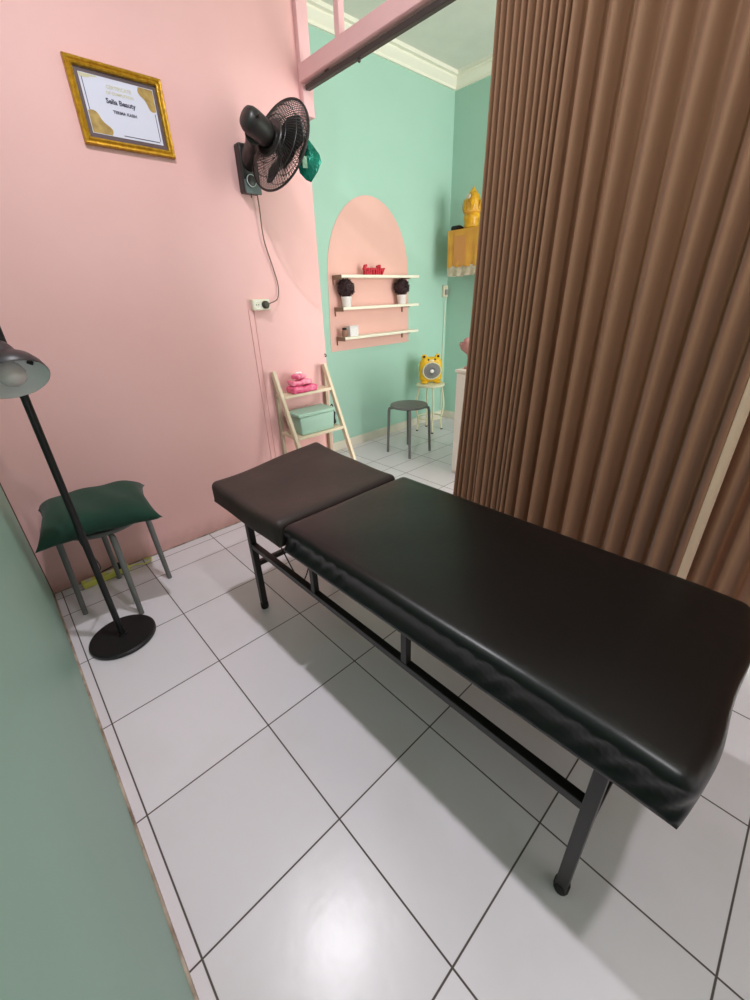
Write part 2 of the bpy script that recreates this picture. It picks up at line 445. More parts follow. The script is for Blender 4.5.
# ------------------------------------------------------------------ massage bed
bed = thing('massage_bed', 'long black padded massage bed on a black steel frame', 'massage bed', (.915, .24, 0))
BX, BY = .915, .24
def loc(p): return (p[0] - BX, p[1] - BY, p[2])
def unround(p, z0, r_, cx_, hx, cy_, hy):
    """sharpen the lower edge of a rounded box"""
    x, y, z = p
    if z < z0 + r_:
        t = min(1, (z0 + r_ - z) / r_); d = r_ * (1 - (1 - t * t) ** .5) * .9
        x = cx_ + (x - cx_) * hx / (hx - d); y = cy_ + (y - cy_) * hy / (hy - d)
    return x, y, z
def main_fn(p):
    x, y, z = unround(p, .556, .03, .918, .285, -.035, .577)
    t = max(0, min(1, (.649 - z) / .09))
    d = 0
    if z < .636 and z > .553:                       # gathered sides
        w = 3 * t * (1 - t)
        g = .0058 * w * (abs(sin(y * 58 + 55 * z + .8 * sin(y * 9))) * 1.6 + .5 * sin(y * 131 + 1.3 + 90 * z) - 1)
        if x < .70: d = -(g) + .009 * sin(pi * min(1, t * 1.1)) - .002
        elif x > 1.13: d = g
        x += d
    if z > .60:                                     # padding crown
        cx_ = (x - .915) / .29; cy_ = (y + .03) / .58
        z += .006 * (1 - min(1, cx_ ** 4)) * (1 - min(1, cy_ ** 6)) + .0015 * sin(y * 17) * sin(x * 13)
    if y < -.52:                                    # the foot end bulges and droops
        k_ = (-.52 - y) / .1; y += k_ * (-.012 * sin((x - .63) / .57 * pi) - .004 * sin(x * 19))
        z -= .004 * k_
    x += .013 * (.54 - y) / 1.16 * (1.224 - x) / .59
    return loc((x, y, z))
MB_ = rounded_box(.632, 1.244, -.628, .542, .556, .656, .03, main_fn, .012, 5)
MB_.build('mattress', M['black_pu'], bed, smooth=75)
def head_fn(p):
    x, y, z = unround(p, .556, .028, .9155, .2875, .82, .28)
    u = max(0, (x - .63) / .57); v = max(0, (y - .55) / .55)
    top = 1 if z > .60 else .6
    z += top * (.030 * max(0, v) ** 1.5 * u ** 1.5 - .012 * sin(pi * min(1, max(0, v))) * (1 - .4 * u) * .9 + .004)
    z += .0035 * sin(9 * x + 13 * y) * sin(7 * y - 4 * x) + .003 * sin(38 * (y - .55) * (1.2 - u) + 6 * u) * max(0, u - .35) * (1 - v)
    if v > .8: y += .030 * u ** 2 * 1 - .006 * sin(u * 7)
    return loc((x, y, z + .006))
rounded_box(.624, 1.215, .546, 1.098, .556, .650, .028, head_fn, .02, 5).build('headrest', M['cover'], bed, smooth=75)
# steel frame
MB().box(*[v for v in (.69 - BX, 1.14 - BX, -.53 - BY, 1.0 - BY, .522, .556)]).build('top_frame', M['blackmetal'], bed, smooth=0, bevel=.003)
for lx in (.705, 1.125):
    for ly in (.96, -.503):
        l = MB().bar(loc((lx, ly, .02)), loc((lx, ly, .53)), .014).build('leg', M['blackmetal'], bed, smooth=0, bevel=.002)
        MB().lathe([(.017, 0), (.0185, .006), (.0185, .028), (.016, .032)], 14, Matrix.Translation(loc((lx, ly, 0)))).build('foot_cap', M['rubber'], l)
    MB().bar(loc((lx, .948, .36)), loc((lx, -.491, .36)), .0125).build('side_rail', M['blackmetal'], bed, smooth=0, bevel=.002)
    for ly in (.48, .025):
        MB().bar(loc((lx, ly, .372)), loc((lx, ly, .525)), .011).build('post', M['blackmetal'], bed, smooth=0, bevel=.002)
    MB().add([loc(p) for p in ((lx + .013, -.503, .26), (lx + .013, -.503, .53), (lx + .085, -.503, .53), (lx + .013, -.498, .26), (lx + .013, -.498, .53), (lx + .085, -.498, .53))] if lx < 1 else
             [loc(p) for p in ((lx - .013, -.503, .26), (lx - .013, -.503, .53), (lx - .085, -.503, .53), (lx - .013, -.498, .26), (lx - .013, -.498, .53), (lx - .085, -.498, .53))],
             [(0, 1, 2), (5, 4, 3), (0, 3, 4, 1), (1, 4, 5, 2), (2, 5, 3, 0)]).build('gusset', M['blackmetal'], bed, smooth=0)
for ly in (.96, -.503):
    MB().bar(loc((.7175, ly, .255)), loc((1.1125, ly, .255)), .011).build('cross_rail', M['blackmetal'], bed, smooth=0, bevel=.002)
wp = smoothpath([(.74, .86, .53), (.75, .78, .40), (.765, .70, .275), (.80, .70, .268), (.88, .76, .34), (.95, .80, .53)], 6)
MB().tube([loc(p) for p in wp], .003, 6).build('prop_wire', M['blackmetal'], bed)

# ------------------------------------------------------------------ stools
def make_stool(loc_, rz, label):
    t = thing('stool', label, 'stool', loc_, rz, 'grey round stools')
    MB().lathe([(.0, .428), (.150, .428), (.168, .434), (.172, .443), (.168, .452), (.155, .455), (.0, .455)], 40, cap=False).build('seat', M['stoolgrey'], t)
    for k in range(4):
        a = k * pi / 2; c, s_ = cos(a), sin(a)
        P = [(.120, .421), (.158, .421), (.1765, .418), (.183, .395), (.188, .25), (.199, .0)]
        mbx = MB(); mbx.tube([(r_ * c, r_ * s_, z) for r_, z in P], [.010, .012, .0135, .0135, .013, .0115], 12)
        mbx.build('leg', M['stoolgrey'], t, smooth=60)
    return t
st = make_stool((.255, 1.548, 0), 0, 'grey round stool under the dark green cushion by the pink wall')
dup(st, (2.81, 1.945, 0), pi / 4, 'bare grey round stool in front of the green wall')

# cushion draped over the stool
cv = []; nU = 36
cfaces = []
for side in (1, -1):
    for i in range(nU + 1):
        for j in range(nU + 1):
            u = -1 + 2 * i / nU; v = -1 + 2 * j / nU
            e = (max(0, 1 - u ** 4) * max(0, 1 - v ** 4)) ** .5
            pinch = 1 - .13 * (1 - u * u) * abs(v) ** 3 - 0
            pinch2 = 1 - .13 * (1 - v * v) * abs(u) ** 3
            x = .232 * u * pinch2; y_ = .236 * v * pinch
            rr = max(0, math.hypot(x, y_) - .165)
            droop = .06 * rr + .5 * rr * rr
            z = side * (.066 if side > 0 else .040) * e - droop
            z += .004 * sin(9 * u + 4 * v) * e + .006 * sin(7 * v - 3 * u) * (1 - e)
            cv.append((x, y_, z))
W = nU + 1
for sidx in (0, 1):
    o_ = sidx * W * W
    for i in range(nU):
        for j in range(nU):
            cfaces.append((o_ + i * W + j, o_ + (i + 1) * W + j, o_ + (i + 1) * W + j + 1, o_ + i * W + j + 1))
cu = MB().add(cv, cfaces).build('cushion', M['greenfab'], None, smooth=80)
cu.location = (.250, 1.535, .504); cu.rotation_euler = (0, 0, R(-7))
tag(cu, 'dark green square cushion flopped over the grey stool by the pink wall', 'cushion')

# ------------------------------------------------------------------ floor lamp
fl = thing('floor_lamp', 'black floor lamp with round base and tilted bell shade', 'floor lamp', (.148, 1.235, 0))
MB().lathe([(.0, 0), (.128, 0), (.132, .004), (.132, .016), (.127, .021), (.02, .0225), (.018, .030), (.0, .030)], 56, cap=False).build('base', M['lampblack'], fl)
MB().tube([(0, 0, .025), (0, 0, 1.33)] , .0125, 16).build('pole', M['lampblack'], fl)
ax = Vector((.12, -.64, -.76)).normalized()
tip = Vector((-.010, -.10, 1.143))                 # centre of the opening, relative to the base
zq = ax.to_track_quat('Z', 'Y').to_matrix().to_4x4()
m4 = Matrix.Translation(tip) @ zq
sh = MB().lathe([(.094, .0), (.0955, -.003), (.090, -.028), (.078, -.052), (.060, -.068), (.047, -.074), (.045, -.080), (.044, -.100), (.037, -.118), (.024, -.130), (.010, -.134), (.0001, -.135)], 44, m4, cap=False).build('shade', M['shadegrey'], fl)
MB().lathe([(.0935, -.0005), (.088, -.026), (.076, -.049), (.058, -.064), (.040, -.069), (.0001, -.069)], 44, m4, cap=False).build('reflector', M['shadewhite'], sh)
MB().lathe([(.018, -.068), (.020, -.058), (.034, -.040), (.039, -.022), (.034, -.002), (.020, .010), (.0001, .014)], 28, m4, cap=False).build('bulb', M['bulb'], sh)
for k in (0, 2.2, 4.2):
    p = Vector((cos(k) * .058, sin(k) * .058, -.060)); q = Vector((cos(k) * .07, sin(k) * .07, -.050))
    MB().tube([m4 @ p, m4 @ q], .007, 8).build('vent', M['lampblack'], sh)
capc = m4 @ Vector((0, 0, -.130))
MB().tube(smoothpath([capc, capc - ax * .03 + Vector((0, 0, .01)), (-.008, -.02, 1.31), (0, 0, 1.335)], 6), .008, 10).build('neck', M['lampblack'], fl)
MB().tube([capc + ax * .012, capc - ax * .022], .016, 14).build('socket_collar', M['lampblack'], fl)
MB().sphere((0, 0, 1.333), .016, 14, 10).build('joint', M['lampblack'], fl)
cord = smoothpath([(-.008, .012, .62), (-.012, .02, .50), (.02, .18, .33), (.035, .36, .18), (.01, .46, .10), (.06, .49, .09), (.115, .53, .075), (.14, .553, .055)], 8)
MB().tube(cord, .003, 6).build('power_cord', M['cordblack'], fl)

ps = thing('power_strip', 'yellow-green power strip lying on the floor along the pink wall', 'power strip', (.205, 1.795, 0), R(2))
MB().box(-.115, .115, -.024, .024, 0, .032).build('body', M['yellowplastic'], ps, smooth=0, bevel=.006)
for k in (-.08, -.03, .02):
    MB().lathe([(.017, .0322), (.017, .034), (.014, .034), (.0001, .033)], 16, Matrix.Translation((k, 0, 0)), cap=False).build('outlet', M['ivory'], ps)
for k in (.07,):
    MB().lathe([(.016, .032), (.016, .05), (.010, .062), (.0001, .064)], 16, Matrix.Translation((k, 0, 0)), cap=False).build('plug', M['rubber'], ps)
MB().tube(smoothpath([(.11, 0, .016), (.15, .005, .01), (.20, -.02, .006), (.24, .015, .006), (.2, .035, .006)], 6), .0035, 6).build('cord', M['yellowplastic'], ps)

# ------------------------------------------------------------------ framed certificate
cf = thing('certificate_frame', 'gold framed certificate hanging on the pink wall', 'framed certificate', (.880, YP, 2.083))
w, h = .183, .138
def ring(x0, x1, z0, z1, prof):
    """picture-frame moulding; prof = (inset, depth) pairs"""
    m_ = MB(); vs = []; n_ = len(prof)
    for cx_, cz_ in ((-1, -1), (1, -1), (1, 1), (-1, 1)):
        for ins, dp in prof:
            vs.append(((x1 if cx_ > 0 else x0) - cx_ * ins, -dp, (z1 if cz_ > 0 else z0) - cz_ * ins))
    fs = []
    for c in range(4):
        for i in range(n_):
            a = c * n_ + i; b = c * n_ + (i + 1) % n_; c2 = (c + 1) % 4
            fs.append((a, b, c2 * n_ + (i + 1) % n_, c2 * n_ + i))
    return m_.add(vs, fs)
ring(-w, w, -h, h, [(0, 0.001), (0, .016), (.004, .022), (.010, .020), (.014, .016), (.020, .021), (.025, .018), (.028, .010), (.028, .001)]).build('frame', M['gold'], cf, smooth=25)
MB().box(-w + .026, w - .026, -.006, -.001, -h + .026, h - .026).build('mat_board', M['matboard'], cf, smooth=0)
pw, ph = .141, .095
ce = MB().box(-pw, pw, -.0075, -.006, -ph, ph).build('certificate', M['paper'], cf, smooth=0)
mW = lambda x, z: Matrix.Translation((x, -.0082, z)) @ Matrix.Rotation(pi / 2, 4, 'X')
def flat(pts, name, m, par, yy=-.0079):
    return MB().add([(x, yy, z) for x, z in pts], [tuple(range(len(pts)))]).build(name, m, par, smooth=0)
def blob(cx_, cz_, sx, sz):
    return [(cx_, cz_)] + [(cx_ + sx * cos(a) * (1 + .12 * sin(a * 6)), cz_ + sz * sin(a) * (1 + .1 * cos(a * 5))) for a in [pi / 2 * i / 12 for i in range(13)]]
flat(blob(-pw + .002, -ph + .002, .072, .070), 'corner_ornament', M['goldpaper'], ce)
flat(blob(pw - .002, ph - .002, -.058, -.072)[::-1], 'corner_ornament', M['goldpaper'], ce)
flat(blob(-pw + .002, ph - .002, .06, -.012)[::-1], 'corner_ornament', M['palegold'], ce)
for (x0, x1, z0, z1) in ((-pw + .008, -pw + .011, -.02, ph - .012), (pw - .011, pw - .008, -ph + .012, .012), (-.02, pw - .014, -ph + .007, -ph + .010)):
    flat([(x0, z0), (x1, z0), (x1, z1), (x0, z1)], 'border_line', M['navy'], ce)
text_mesh('title_text', 'CERTIFICATE', .0165, M['palegold'], ce, mW(.0, .062), bold=.0004)
text_mesh('title_text', 'OF COMPLETION', .0135, M['palegold'], ce, mW(.0, .044), bold=.0004)
text_mesh('name_text', 'Selia Beauty', .0235, M['ink'], ce, mW(-.004, .014), bold=.0009)
text_mesh('place_text', 'TERIMA KASIH', .0145, M['ink'], ce, mW(.004, -.016), bold=.0006)

# ------------------------------------------------------------------ wall fan
FB = Vector((1.425, YP, 1.945))
fan = thing('wall_fan', 'black wall fan with wire cage mounted on the pink wall', 'fan', FB)
MB().box(-.05, .05, -.055, 0, -.10, .105).build('wall_bracket', M['fanblack'], fan, smooth=0, bevel=.008)
cb = MB().box(-.046, .046, -.064, -.054, -.105, -.045).build('control_panel', M['fangrey'], fan, smooth=0, bevel=.004)
mY = Matrix.Translation((-.014, -.064, -.052)) @ Matrix.Rotation(pi / 2, 4, 'X')
MB().lathe([(.024, 0), (.024, .012), (.020, .014), (.0001, .014)], 24, mY, cap=False).build('dial', M['fanblack'], cb)
MB().lathe([(.024, .010), (.027, .010), (.027, .015), (.024, .015)], 24, mY, cap=False).build('dial_ring', M['ring'], cb)
MB().tube([(-.018, -.058, -.1), (-.018, -.058, -.122)], .003, 6).build('pull_cord', M['fandark'], cb)
fa = Vector((.90, .16, -.34)).normalized()             # blowing direction
cc = Vector((.040, -.285, .052))                        # cage centre (relative to the bracket)
MB().tube(smoothpath([(0, -.03, .02), (-.01, -.09, .05), (-.03, -.17, .07), cc - fa * .13 + Vector((-.01, .02, -.02))], 6), [.040] * 18 + [.042], 16).build('arm', M['fanblack'], fan)
fq = fa.to_track_quat('Z', 'Y').to_matrix().to_4x4(); f4 = Matrix.Translation(cc) @ fq
mo = MB().lathe([(.0001, -.205), (.026, -.203), (.042, -.195), (.050, -.180), (.053, -.158), (.053, -.10), (.050, -.078), (.042, -.066), (.026, -.058), (.0001, -.058)], 32, f4, cap=False).build('motor_housing', M['fanblack'], fan)
MB().tube([f4 @ Vector((-.042, 0, -.175)), f4 @ Vector((-.072, 0, -.175))], .006, 8).build('oscillation_knob', M['fanblack'], mo)
RF = .193
cage = MB()
def cage_pt(a, r_, front):
    k = r_ / RF
    z = (.055 * (1 - k ** 3)) if front else (-.06 * (1 - k ** 3))
    return f4 @ Vector((r_ * cos(a), r_ * sin(a), z))
for front in (0, 1):
    for k in range(72):
        a = 2 * pi * k / 72
        cage.tube([cage_pt(a + (.35 * (1 - j / 6) if front else -.35 * (1 - j / 6)), .045 + (RF - .045) * j / 6, front) for j in range(7)], .0018, 4, caps=False)
    for rr in (.05, .10, .15):
        cage.tube([cage_pt(2 * pi * k / 40, rr, front) for k in range(40)], .0018, 5, closed=True)
cage.tube([f4 @ Vector((RF * cos(2 * pi * k / 60), RF * sin(2 * pi * k / 60), 0)) for k in range(60)], .0055, 8, closed=True)
cage.lathe([(.0001, .058), (.045, .058), (.048, .054), (.0001, .054)], 28, f4, cap=False)
cage.lathe([(.0001, -.060), (.075, -.060), (.080, -.055), (.0001, -.055)], 28, f4, cap=False)
cage.build('cage', M['fandark'], fan)
MB().lathe([(.0001, -.05), (.030, -.05), (.036, -.03), (.036, .02), (.025, .034), (.0001, .036)], 24, f4, cap=False).build('hub', M['fanblack'], fan)
for k in range(3):
    a0 = 2 * pi * k / 3 + .5; vs = []; fs = []
    for i in range(9):
        r_ = .03 + (.160 - .03) * i / 8; wd = .30 + .55 * sin(pi * min(1, (i + 1.5) / 9)) ** .8
        for j in range(7):
            s_ = -1 + 2 * j / 6; a = a0 + s_ * wd * .85 + .25 * i / 8
            vs.append(f4 @ Vector((r_ * cos(a), r_ * sin(a), .022 * s_ * (1 - .35 * i / 8))))
    for i in range(8):
        for j in range(6): fs.append((i * 7 + j, i * 7 + j + 1, i * 7 + 8 + j, i * 7 + 7 + j))
    b = MB().add(vs, fs).build('blade', M['fanblack'], fan, smooth=80)
    b.modifiers.new('thick', 'SOLIDIFY').thickness = .0025
# supply cord down to the outlet
pl = Vector((1.425, YP - .045, 1.315))
cordp = smoothpath([FB + Vector((.035, -.03, -.10)), FB + Vector((.04, -.025, -.16)), FB + Vector((.045, -.02, -.30)), FB + Vector((.085, -.014, -.44)), FB + Vector((.105, -.012, -.53)), FB + Vector((.085, -.02, -.60)), pl + Vector((.015, 0, .006)), pl], 8)
pc = MB().tube([p - FB for p in cordp], .0032, 7).build('power_cord', M['cordbrown'], fan)
MB().lathe([(.021, .010), (.021, -.012), (.015, -.022), (.0001, -.024)], 20, Matrix.Translation(pl - FB + Vector((-.012, .008, 0))) @ Matrix.Rotation(-pi / 2, 4, 'X'), cap=False).build('plug', M['plugdark'], pc)

# green foil sachet hanging on the cage rim
fp = MB(); vs = []
out = [(0, .105), (.030, .07), (.062, .03), (.068, .0), (.045, -.04), (.006, -.085), (-.02, -.075), (-.05, -.045), (-.056, -.01), (-.045, .03), (-.02, .07)]
n_ = len(out)
v0 = [(x, -.0, z) for x, z in out] + [(x * .45, -.016, z * .5) for x, z in out] + [(0, -.02, 0)] + [(x * .45, .016, z * .5) for x, z in out] + [(0, .02, 0)]
fs = []
for i in range(n_):
    j = (i + 1) % n_
    fs += [(i, j, n_ + j, n_ + i), (n_ + i, n_ + j, 2 * n_), (j, i, 2 * n_ + 1 + i, 2 * n_ + 1 + j), (2 * n_ + 1 + j, 2 * n_ + 1 + i, 3 * n_ + 1)]
pk = fp.add(v0, fs).build('foil_packet', M['foil'], None, smooth=30)
rim = FB + (f4 @ Vector((0, 0, 0)))
pk.scale = (.92, .92, .92); pk.location = (1.555, 1.46, 1.928); pk.rotation_euler = (0, 0, R(-37))
tag(pk, 'shiny teal green foil packet hanging from the fan cage', 'packet')
lab = MB().add([(-.03, -.021, -.028), (-.006, -.0225, -.03), (-.006, -.0225, .02), (-.03, -.021, .022)], [(0, 1, 2, 3)]).build('printed_patch', M['foilprint'], pk, smooth=0)

# outlet box
ob = thing('wall_outlet', 'ivory double outlet box on the pink wall below the fan', 'outlet', (1.392, YP, 1.316))
MB().box(-.056, .056, -.034, 0, -.03, .03).build('housing', M['ivory'], ob, smooth=0, bevel=.006)
for k in (-.027,):
    MB().lathe([(.021, 0), (.021, .003), (.018, .003), (.016, -.001), (.0001, -.001)], 20, Matrix.Translation((k, -.034, 0)) @ Matrix.Rotation(pi / 2, 4, 'X'), cap=False).build('outlet_face', M['whiteglossy'], ob)
    for d in (-.007, .007):
        MB().lathe([(.003, .0), (.003, .002), (.0001, .002)], 8, Matrix.Translation((k + d, -.0345, 0)) @ Matrix.Rotation(pi / 2, 4, 'X'), cap=False).build('socket_hole', M['plugdark'], ob)
hk = MB().tube(smoothpath([(0, 0, .008), (0, -.012, .008), (0, -.018, .0), (0, -.012, -.008), (0, -.006, -.006)], 5), .003, 6).build('wall_hook', M['lampblack'])
hk.location = (1.838, YP, .985); tag(hk, 'tiny dark hook at the right edge of the pink wall', 'hook')

# ------------------------------------------------------------------ ladder shelf and what is on it
lx0, lx1 = 1.392, 1.784
ls = thing('ladder_shelf', 'pale wooden ladder shelf leaning on the pink wall', 'ladder shelf', (1.6, 1.65, 0))
q = lambda x, y, z: (x - 1.6, y - 1.65, z)
def fy(z): return 1.793 - (.945 - z) * .42
for x in (lx0, lx1):
    MB().bar(q(x, fy(.0) , .0), q(x, fy(.938), .938), .011, .016).build('front_leg', M['wood'], ls, smooth=0, bevel=.002)
    xi = x + (.024 if x < 1.6 else .024)
    MB().bar(q(xi, 1.826, 0), q(xi, 1.826, .93), .011, .014).build('rear_leg', M['woodgrey'], ls, smooth=0, bevel=.002)
for z in (.795, .545, .27):
    MB().box(lx0 + .012 - 1.6, lx1 - .012 - 1.6, fy(z) - .022 - 1.65, 1.812 - 1.65, z - .018, z).build('shelf', M['wood'], ls, smooth=0, bevel=.002)

def wobble_box(cx_, cy_, cz_, sx, sy, sz, r_, seed, m, name, label, cat, group=None, rz=0):
    rn = random.Random(seed); a, b, c = rn.uniform(0, 6), rn.uniform(0, 6), rn.uniform(0, 6)
    f = lambda p: (p.x + .004 * sin(70 * p.z + a + 40 * p.y), p.y + .004 * sin(60 * p.x + b), p.z + .004 * sin(55 * p.x + c) * (1 if p.z > .01 else 0))
    o = rounded_box(-sx, sx, -sy, sy, 0, sz, r_, f, .01, 3).build(name, m, None, smooth=60)
    o.location = (cx_, cy_, cz_); o.rotation_euler = (0, 0, rz)
    return tag(o, label, cat, group)
wobble_box(1.560, 1.745, .7955, .092, .045, .042, .012, 1, M['deeppink'], 'wrapped_packet', 'deep pink wrapped packet, lowest of the pink pile on the ladder shelf', 'packet', 'pink packets on the ladder shelf')
wobble_box(1.553, 1.750, .8425, .074, .04, .032, .012, 2, M['hotpink'], 'wrapped_packet', 'light pink wrapped packet in the middle of the pile on the ladder shelf', 'packet', 'pink packets on the ladder shelf')
wobble_box(1.550, 1.755, .880, .046, .03, .026, .010, 4, M['hotpink'], 'wrapped_packet', 'small pink packet on top of the pile on the ladder shelf', 'packet', 'pink packets on the ladder shelf', .3)
bw = thing('bow', 'small white bow on top of the pink packets', 'bow', (1.552, 1.752, .9065))
MB().sphere((-.012, 0, .008), .012, 12, 8, (1, .6, .6)).build('loop', M['whiteglossy'], bw)
MB().sphere((.012, 0, .008), .012, 12, 8, (1, .6, .6)).build('loop', M['whiteglossy'], bw)
MB().sphere((0, 0, .009), .006, 10, 8).build('knot', M['whiteglossy'], bw)
bx = thing('storage_box', 'mint green storage box with lid on the ladder shelf', 'box', (1.577, 1.70, .5455), R(-1))
rounded_box(-.135, .135, -.082, .075, 0, .118, .008, lambda p: (p.x * (.94 + .5 * p.z), p.y * (.96 + .3 * p.z), p.z), .03, 3).build('body', M['mintbox'], bx, smooth=60)
rounded_box(-.145, .145, -.086, .082, .1185, .140, .006, None, .03, 3).build('lid', M['mintbox'], bx, smooth=60)
wobble_box(1.748, 1.70, .551, .016, .036, .085, .016, 9, M['blackcloth'], 'pouch', 'black pouch squeezed beside the mint green box', 'pouch')
tag(MB().tube(smoothpath([(1.742, 1.69, .634), (1.738, 1.69, .67), (1.75, 1.69, .685), (1.760, 1.69, .66), (1.756, 1.69, .634)], 6), .004, 6).build('strap', M['blackcloth']), 'x', 'strap')
_s = bpy.data.objects['strap']; _p = bpy.data.objects['pouch']
for k in ('label', 'category'): del _s[k]
_s.parent = _p; _s.matrix_parent_inverse = Matrix.Translation(_p.location).inverted()

# ------------------------------------------------------------------ wall shelves in the arch
heights = (1.495, 1.255, 1.02)
names = ('top wall shelf in the pink arch, with the red word sign', 'middle wall shelf in the pink arch, with two potted balls', 'bottom wall shelf in the pink arch, with the small white box')
ws0 = thing('wall_shelf', 'cream ' + names[0], 'shelf', (2.93, YR, heights[0]), 0, 'wall shelves in the arch')
MB().box(-.475, .475, -.125, -.003, -.011, .011).build('board', M['shelfwhite'], ws0, smooth=0, bevel=.002)
MB().box(-.478, -.4755, -.125, -.003, -.022, .011).box(-.478, -.4755, -.02, -.003, -.06, -.022).build('shaded_end_bracket', M['bracket'], ws0, smooth=0)  # brown end plate paints shade on the board end; lower leg is bracket
for bx_ in (.36,):
    MB().box(bx_ - .009, bx_ + .009, -.11, -.004, -.018, -.0115).box(bx_ - .009, bx_ + .009, -.012, -.003, -.06, -.0115).build('bracket', M['bracket'], ws0, smooth=0)
for i in (1, 2): dup(ws0, (2.93, YR, heights[i]), 0, 'cream ' + names[i])
sg = text_mesh('word_sign', 'family', .105, M['redsign'], None, Matrix.Rotation(pi / 2, 4, 'X'), extrude=.012, bold=.0035)
_zmin = min(v.co.z for v in sg.data.vertices)
for v in sg.data.vertices:
    if v.co.z < 0: v.co.z *= .15
_zmin = min(v.co.z for v in sg.data.vertices)
# raise the sign so the letters stand on a base strip
sg.location = (2.855, YR - .085, heights[0] + .011 - _zmin)
tag(sg, 'red wooden word sign reading family on the top wall shelf', 'sign')

def make_plant(loc_, label):
    t = thing('potted_plant', label, 'plant', loc_, 0, 'potted balls on the wall shelf')
    MB().lathe([(.0001, 0), (.034, 0), (.038, .008), (.043, .066), (.046, .072), (.046, .079), (.042, .079), (.040, .068), (.0001, .066)], 28, None, cap=False).build('pot', M['potwhite'], t)
    rn = random.Random(11); m_ = MB()
    m_.sphere((0, 0, .142), .066, 20, 14)
    for k in range(420):
        z = rn.uniform(-1, 1); a = rn.uniform(0, 2 * pi); s_ = (1 - z * z) ** .5
        d = Vector((s_ * cos(a), s_ * sin(a), z)); c = Vector((0, 0, .142)) + d * .066
        u = d.orthogonal().normalized(); u = Matrix.Rotation(rn.uniform(0, 6.3), 3, d) @ u; v_ = d.cross(u)
        L_ = rn.uniform(.010, .018)
        m_.add([c - u * .005, c + u * .005, c + d * L_ + v_ * rn.uniform(-.008, .008)], [(0, 1, 2)])
    m_.build('foliage', M['foliage'], t, smooth=0)
    return t
zt = heights[1] + .0112
p0 = make_plant((2.535, YR - .075, zt), 'dark round topiary in a white pot, left end of the middle wall shelf')
dup(p0, (3.215, YR - .075, zt), 1.1, 'dark round topiary in a white pot, right end of the middle wall shelf')
zt = heights[2] + .0112
wb = thing('small_box', 'small white box on the bottom wall shelf', 'box', (2.575, YR - .08, zt))
MB().box(-.047, .047, -.03, .03, 0, .075).build('body', M['whiteglossy'], wb, smooth=0, bevel=.003)
MB().box(-.049, .049, -.032, .032, .0755, .086).build('lid', M['whiteglossy'], wb, smooth=0, bevel=.003)
jr = thing('jar', 'small brown jar left of the white box on the bottom wall shelf', 'jar', (2.488, YR - .08, zt))
MB().lathe([(.0001, 0), (.022, 0), (.025, .006), (.025, .045), (.018, .056), (.0001, .056)], 20, cap=False).build('body', M['bracket'], jr)
MB().lathe([(.019, .0565), (.020, .058), (.020, .072), (.0001, .073)], 20, cap=False).build('cap', M['rubber'], jr)

# ------------------------------------------------------------------ corner outlet with cable
co = thing('wall_outlet', 'white outlet with cable near the corner of the green wall', 'outlet', (3.945, YR, 1.36))
MB().box(-.035, .035, -.03, 0, -.05, .06).build('housing', M['ivory'], co, smooth=0, bevel=.005)
MB().box(-.02, .02, -.05, -.0305, -.03, .02).build('adapter', M['grille'], co, smooth=0, bevel=.004)
MB().tube(smoothpath([(0, -.04, -.03), (0, -.03, -.12), (.01, -.015, -.3), (.005, -.012, -.7), (.005, -.018, -1.25)], 6), .004, 6).build('cable', M['ivory'], co)

# ------------------------------------------------------------------ altar shelf
al = thing('altar_shelf', 'wall altar shelf draped in yellow cloth with white border', 'altar shelf', (XR, 2.115, 1.68))
MB().box(-.26, 0, -.175, .175, .165, .19).build('board', M['yellowcloth'], al, smooth=0, bevel=.003)
def drape(name, z0, z1, off, m, amp):
    path = [(-.0, .178 + off)] + [(-.265 * i / 10 - off * (i == 10), .178 + off) for i in range(1, 11)] + [(-.265 - off, .178 + off - (.356 + 2 * off) * i / 18) for i in range(1, 19)] + [(-.265 + .265 * i / 10, -.178 - off) for i in range(1, 11)]
    vs = []; K = len(path)
    for r_ in range(9):
        t = r_ / 8
        for i, (x, y_) in enumerate(path):
            k = amp * t * sin(i * 1.25 + .5 * sin(i))
            vs.append((x - (k if 9 < i < 29 else 0), y_ + (k if i <= 9 else (-k if i >= 29 else 0)), z1 + (z0 - z1) * t))
    fs = [(r_ * K + i, r_ * K + i + 1, (r_ + 1) * K + i + 1, (r_ + 1) * K + i) for r_ in range(8) for i in range(K - 1)]
    o = MB().add(vs, fs).build(name, m, al, smooth=60)
    return o
drape('cloth', -.115, .19, .004, M['yellowcloth'], .008)
drape('cloth_border', -.19, -.10, .002, M['whitecloth'], .012)
MB().box(-.275, -.272, -.03, .10, -.105, .14).build('cloth_panel', M['orangecloth'], al, smooth=0)
of = thing('offering', 'golden yellow wrapped offering standing on the altar shelf', 'offering', (3.80, 2.085, 1.8705))
MB().lathe([(.0001, 0), (.062, 0), (.070, .01), (.066, .05), (.076, .075), (.072, .105), (.060, .12), (.0001, .12)], 28, cap=False).build('basket', M['yellowgold'], of)
MB().lathe([(.066, .112), (.082, .125), (.080, .165), (.070, .195), (.0001, .20)], 28, cap=False).build('wrap', M['yellowcloth'], of)
MB().lathe([(.070, .19), (.074, .205), (.058, .245), (.034, .275), (.012, .30), (.0001, .325)], 24, cap=False).build('crown', M['yellowgold'], of)
for k in range(7):
    a = 2 * pi * k / 7 + .2
    mm = Matrix.Rotation(a, 4, 'Z') @ Matrix.Translation((.083, 0, .165))
    MB().add([mm @ Vector(v) for v in ((0, -.022, -.02), (.004, 0, -.035), (0, .022, -.02), (.012, .016, .02), (.02, 0, .055), (.012, -.016, .02))], [(0, 1, 2, 3, 4, 5)]).build('leaf', M['yellowgold'], of, smooth=0)
mm = Matrix.Translation((-.066, .0, .235)) @ Matrix.Rotation(-pi / 2 + .4, 4, 'Y')
